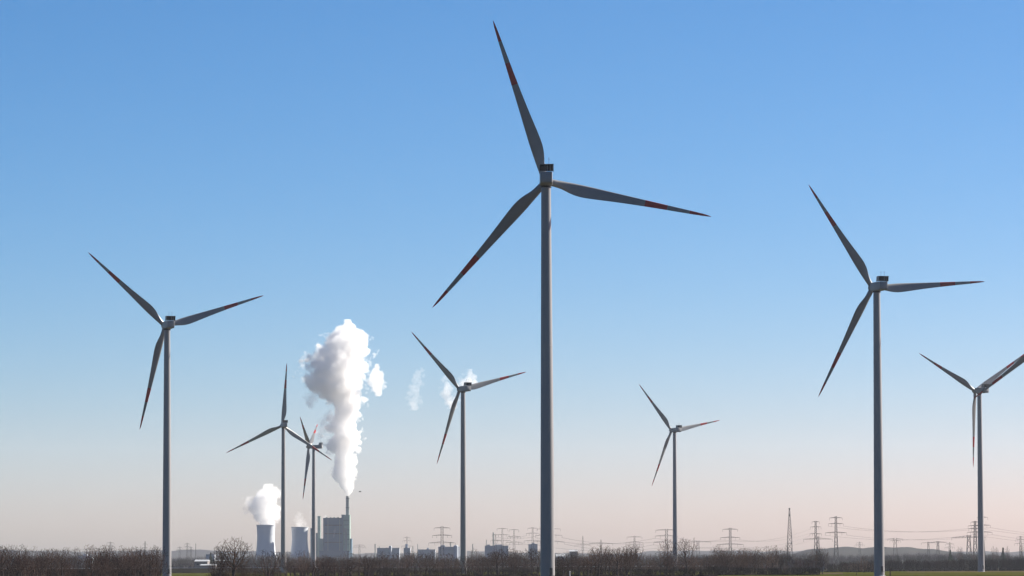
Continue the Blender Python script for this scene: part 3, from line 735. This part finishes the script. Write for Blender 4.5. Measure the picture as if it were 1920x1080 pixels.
# small things in the fields
def post(px, top, Y, d, m, label):
    pole_thing(px, top, Y, d, m, label, 'marker_post', 'post')
post(1068.5, 1072, 1900, .45, M['white'], 'short white marker post at the bottom right of the nearest turbine')
post(1606, 1071, 2150, .3, M['bark'], 'dark post in the green field left of the large right turbine')
post(1669, 1064, 1850, .5, M['bark'], 'dark post just right of the large right turbine tower')
def bird():
    Y = 900; p = P(675, 922, Y); e = empty('bird', p); tag(e, 'tiny dark bird flying just right of the chimney top', 'bird')
    b = MB(); b.lathe([(.01, -.28), (.05, -.2), (.075, -.02), (.06, .12), (.04, .2), (.035, .24), (.01, .30)], 10, 'y'); ob = b.build('body', M['feather'], e, True)
    ob.rotation_euler = (0, 0, R(70))
    for s in (-1, 1):
        w = MB(); w.add([(0, .1, 0), (0, -.1, 0), (s * .30, -.12, .12), (s * .32, .10, .13), (s * .62, -.10, .06), (0, .1, .02), (0, -.1, .02), (s * .30, -.12, .14), (s * .32, .10, .15), (s * .62, -.10, .07)],
            [(0,1,2,3), (3,2,4), (5,8,7,6), (8,9,7), (0,3,8,5), (3,4,9,8), (1,6,7,2), (2,7,9,4), (0,5,6,1)]); w.build('wing', M['feather'], ob)
    t = MB(); t.add([(-.03, -.25, 0), (.03, -.25, 0), (.08, -.45, .01), (-.08, -.45, .01), (0, -.3, .03)], [(0,1,2,3), (0,4,1), (1,4,2), (2,4,3), (3,4,0)]); t.build('tail', M['feather'], ob)
bird()

# ------------------------------------------------------------------ steam
def steam(name, Y, prof, label, dens, group=None, depth=.85, amp=1.1, cell=20.0, soft=(.15, .5), hull=1.28, lean=0.0, col_=(.997, .995, .992)):
    """A body of steam. prof: (photo y, left x, right x) from bottom to top; the density thins out towards the
    ragged, noise-broken edge of that shape, inside a closed hull mesh a little larger than it."""
    s = 1 / ppm(Y); y0 = prof[0][0]; c0 = P((prof[0][1] + prof[0][2]) / 2, y0, Y)
    rows = []
    for (py, xl, xr) in prof:
        p = P((xl + xr) / 2, py, Y) - c0; rows.append((p.z, p.x, max(1.0, (xr - xl) / 2 * s)))
    z0, z1 = rows[0][0], rows[-1][0]; H = z1 - z0
    cxs = [q[1] for q in rows]; lo, hi = min(cxs) - 1, max(cxs) + 1; rm = max(q[2] for q in rows)
    # hull
    m = MB(); n = 28; hp = [(z0 - .02 * H, rows[0][1], rows[0][2] * 1.05)] + [(z, c, r * hull + .8) for z, c, r in rows] + [(z1 + .10 * rm, rows[-1][1], rows[-1][2] * .75)]
    fine = []
    for (za, ca, ra), (zb, cb, rb) in zip(hp, hp[1:]):
        k = max(1, int(abs(zb - za) / (.12 * rm)))
        for i in range(k): t = i / k; fine.append((za + (zb - za) * t, ca + (cb - ca) * t, ra + (rb - ra) * t))
    fine.append(hp[-1]); vs = []
    for (z, c, r) in fine:
        for k in range(n): t = 2 * math.pi * k / n; vs.append((c + r * math.cos(t), r * depth * math.sin(t), z))
    fs = [(i * n + k, i * n + (k + 1) % n, (i + 1) * n + (k + 1) % n, (i + 1) * n + k) for i in range(len(fine) - 1) for k in range(n)]
    fs += [tuple(range(n))[::-1], tuple(range((len(fine) - 1) * n, len(fine) * n))]; m.add(vs, fs)
    # volume
    mt = bpy.data.materials.new(name + '_vapour'); mt.use_nodes = True; nt = mt.node_tree; nt.nodes.clear(); N = nt.nodes.new; Lk = nt.links.new
    mt.cycles.volume_step_rate = STEP
    def math_(op, a, b=None, c=None):
        q = N('ShaderNodeMath'); q.operation = op
        for i, v in enumerate((a, b, c)):
            if v is None: continue
            if hasattr(v, 'links'): Lk(v, q.inputs[i])
            else: q.inputs[i].default_value = v
        return q.outputs[0]
    tc = N('ShaderNodeTexCoord').outputs['Object']; sp = N('ShaderNodeSeparateXYZ'); Lk(tc, sp.inputs[0]); X, Yc, Z = sp.outputs
    t = math_('DIVIDE', math_('SUBTRACT', Z, z0), H)
    rp_ = N('ShaderNodeValToRGB'); cr = rp_.color_ramp; cr.interpolation = 'EASE' if len(rows) < 5 else 'LINEAR'
    while len(cr.elements) < len(rows): cr.elements.new(.5)
    for e, (z, c, r) in zip(cr.elements, rows): e.position = (z - z0) / H
    for e, (z, c, r) in zip(cr.elements, rows): e.color = ((c - lo) / (hi - lo), r / rm, 0, 1)
    Lk(t, rp_.inputs[0]); sc_ = N('ShaderNodeSeparateColor'); Lk(rp_.outputs[0], sc_.inputs[0])
    cx = math_('MULTIPLY_ADD', sc_.outputs[0], hi - lo, lo); rr = math_('MULTIPLY', sc_.outputs[1], rm * .95)
    dx = math_('DIVIDE', math_('SUBTRACT', X, cx), rr); dy = math_('DIVIDE', Yc, math_('MULTIPLY', rr, depth))
    d = math_('SQRT', math_('ADD', math_('MULTIPLY', dx, dx), math_('MULTIPLY', dy, dy)))
    # closed top and bottom
    top = math_('MULTIPLY', math_('MAXIMUM', math_('SUBTRACT', t, .86), 0), 3.2); d = math_('ADD', d, math_('MULTIPLY', top, top))
    nz = N('ShaderNodeTexNoise'); nz.inputs['Scale'].default_value = 1 / (cell * 1.5); nz.inputs['Detail'].default_value = 4; nz.inputs['Roughness'].default_value = .52; Lk(tc, nz.inputs['Vector'])
    wv = N('ShaderNodeVectorMath'); wv.operation = 'MULTIPLY_ADD'; Lk(nz.outputs['Color'], wv.inputs[0]); wv.inputs[1].default_value = (cell * .9,) * 3; Lk(tc, wv.inputs[2])
    vo = N('ShaderNodeTexVoronoi'); vo.feature = 'F1'; vo.inputs['Scale'].default_value = 1 / cell; Lk(wv.outputs[0], vo.inputs['Vector'])
    v2 = N('ShaderNodeTexVoronoi'); v2.feature = 'F1'; v2.inputs['Scale'].default_value = 2.6 / cell; Lk(wv.outputs[0], v2.inputs['Vector'])
    bil = math_('MULTIPLY_ADD', vo.outputs['Distance'], -.62, .30); bil = math_('ADD', bil, math_('MULTIPLY_ADD', v2.outputs['Distance'], -.26, .12))
    nn = math_('MULTIPLY_ADD', math_('SUBTRACT', nz.outputs['Fac'], .5), .9, bil)
    f = math_('MULTIPLY_ADD', nn, amp, math_('SUBTRACT', 1.0, d))
    mr = N('ShaderNodeMapRange'); mr.interpolation_type = 'SMOOTHSTEP'; Lk(f, mr.inputs['Value'])
    Lk(math_('MULTIPLY_ADD', t, soft[1] - soft[0], soft[0]), mr.inputs['From Max']); mr.inputs['From Min'].default_value = 0; mr.inputs['To Max'].default_value = dens
    v = N('ShaderNodeVolumePrincipled'); v.inputs['Color'].default_value = (*col_, 1); v.inputs['Anisotropy'].default_value = .1
    Lk(mr.outputs[0], v.inputs['Density']); o = N('ShaderNodeOutputMaterial'); Lk(v.outputs[0], o.inputs['Volume'])
    ob = m.build(name, mt, smooth='all'); ob.location = c0
    return tag(ob, label, 'steam', group)
STEP = .35
steam('steam_plume', YP + 25, [(931, 648, 656), (924, 644, 660), (914, 635, 665), (903, 627, 669), (888, 622, 670), (870, 622, 668), (855, 616, 669), (838, 612, 676), (820, 609, 681), (800, 612, 674), (780, 614, 681), (762, 617, 685), (745, 600, 687),
    (730, 578, 688), (712, 566, 690), (690, 562, 692), (673, 570, 696), (656, 588, 704), (640, 600, 702), (625, 607, 692), (614, 622, 680), (605, 638, 664)], 'huge white steam plume towering over the chimney', .10, cell=26, soft=(.14, .52), amp=1.3)
PG = 'loose steam puffs'
steam('steam_puff', YP + 25, [(742, 700, 716), (730, 692, 722), (714, 686, 724), (700, 690, 720), (684, 700, 714)], 'white steam puff breaking off the right side of the huge plume', .06, PG, cell=16, amp=1.6, soft=(.3, .6))
steam('steam_puff', YP + 25, [(766, 574, 588), (756, 567, 596), (746, 567, 600), (736, 574, 596)], 'grey steam puff hanging off the left side of the huge plume', .035, PG, cell=14, amp=1.6, soft=(.4, .7))
steam('steam_puff', YP + 25, [(824, 592, 604), (812, 590, 614), (796, 592, 622), (780, 602, 622), (772, 608, 618)], 'thin grey steam lobe beside the edge-on rotor', .03, PG, cell=14, amp=1.6, soft=(.4, .7))
steam('steam_cloud', YP, [(989, 483, 515), (980, 476, 522), (970, 463, 527), (958, 457, 530), (945, 455, 530), (934, 460, 530), (922, 474, 528), (911, 488, 522)], 'steam cloud boiling over the rim of the left cooling tower', .07, cell=22, soft=(.25, .6), amp=1.1)
steam('steam_wisp', YP, [(991, 550, 574), (984, 548, 578), (976, 548, 576), (966, 552, 570), (960, 556, 566)], 'thin steam wisp above the rim of the right cooling tower', .018, cell=11, amp=1.5, soft=(.5, .9))
steam('steam_wisp', YP - 20, [(1008, 624, 627), (1002, 624, 629), (995, 625, 630), (989, 627, 630)], 'small white steam streak in front of the blue boiler house wall', .05, cell=5, amp=1.4, soft=(.4, .8))
steam('steam_wisp', YP + 20, [(976, 605, 611), (971, 604, 614), (966, 607, 614)], 'small grey steam puff at the left roof corner of the boiler house', .05, cell=6, amp=1.4, soft=(.4, .8))
WG = 'drifting steam wisps'
steam('steam_wisp', YP + 400, [(766, 836, 858), (754, 828, 862), (738, 824, 856), (720, 824, 848), (704, 828, 842)], 'pale steam wisp left of the medium turbine nacelle', .028, WG, cell=16, amp=2.0, soft=(.4, .8))
steam('steam_wisp', YP + 400, [(730, 856, 892), (718, 852, 900), (706, 864, 898), (694, 874, 890)], 'pale steam wisp right behind the medium turbine nacelle', .030, WG, cell=16, amp=2.0, soft=(.4, .8))
steam('steam_wisp', YP + 400, [(768, 764, 786), (756, 760, 792), (744, 762, 790), (728, 764, 790), (712, 770, 796), (696, 776, 798), (690, 782, 796)], 'faintest drifting steam wisp in the blue sky right of the huge plume', .014, WG, cell=16, amp=2.2, soft=(.5, .9))

# ------------------------------------------------------------------ haze
hz = MB(); hz.box((-9500, -3000, -30), (9500, 24000, 680))
hm = bpy.data.materials.new('haze_air'); hm.use_nodes = True; hn = hm.node_tree; hn.nodes.clear()
ho = hn.nodes.new('ShaderNodeOutputMaterial'); hv = hn.nodes.new('ShaderNodeVolumePrincipled')
hv.inputs['Color'].default_value = (.78, .83, .95, 1); hv.inputs['Density'].default_value = 1.25e-5; hv.inputs['Anisotropy'].default_value = .3
hn.links.new(hv.outputs[0], ho.inputs['Volume'])
tag(hz.build('haze', hm), kind='stuff')
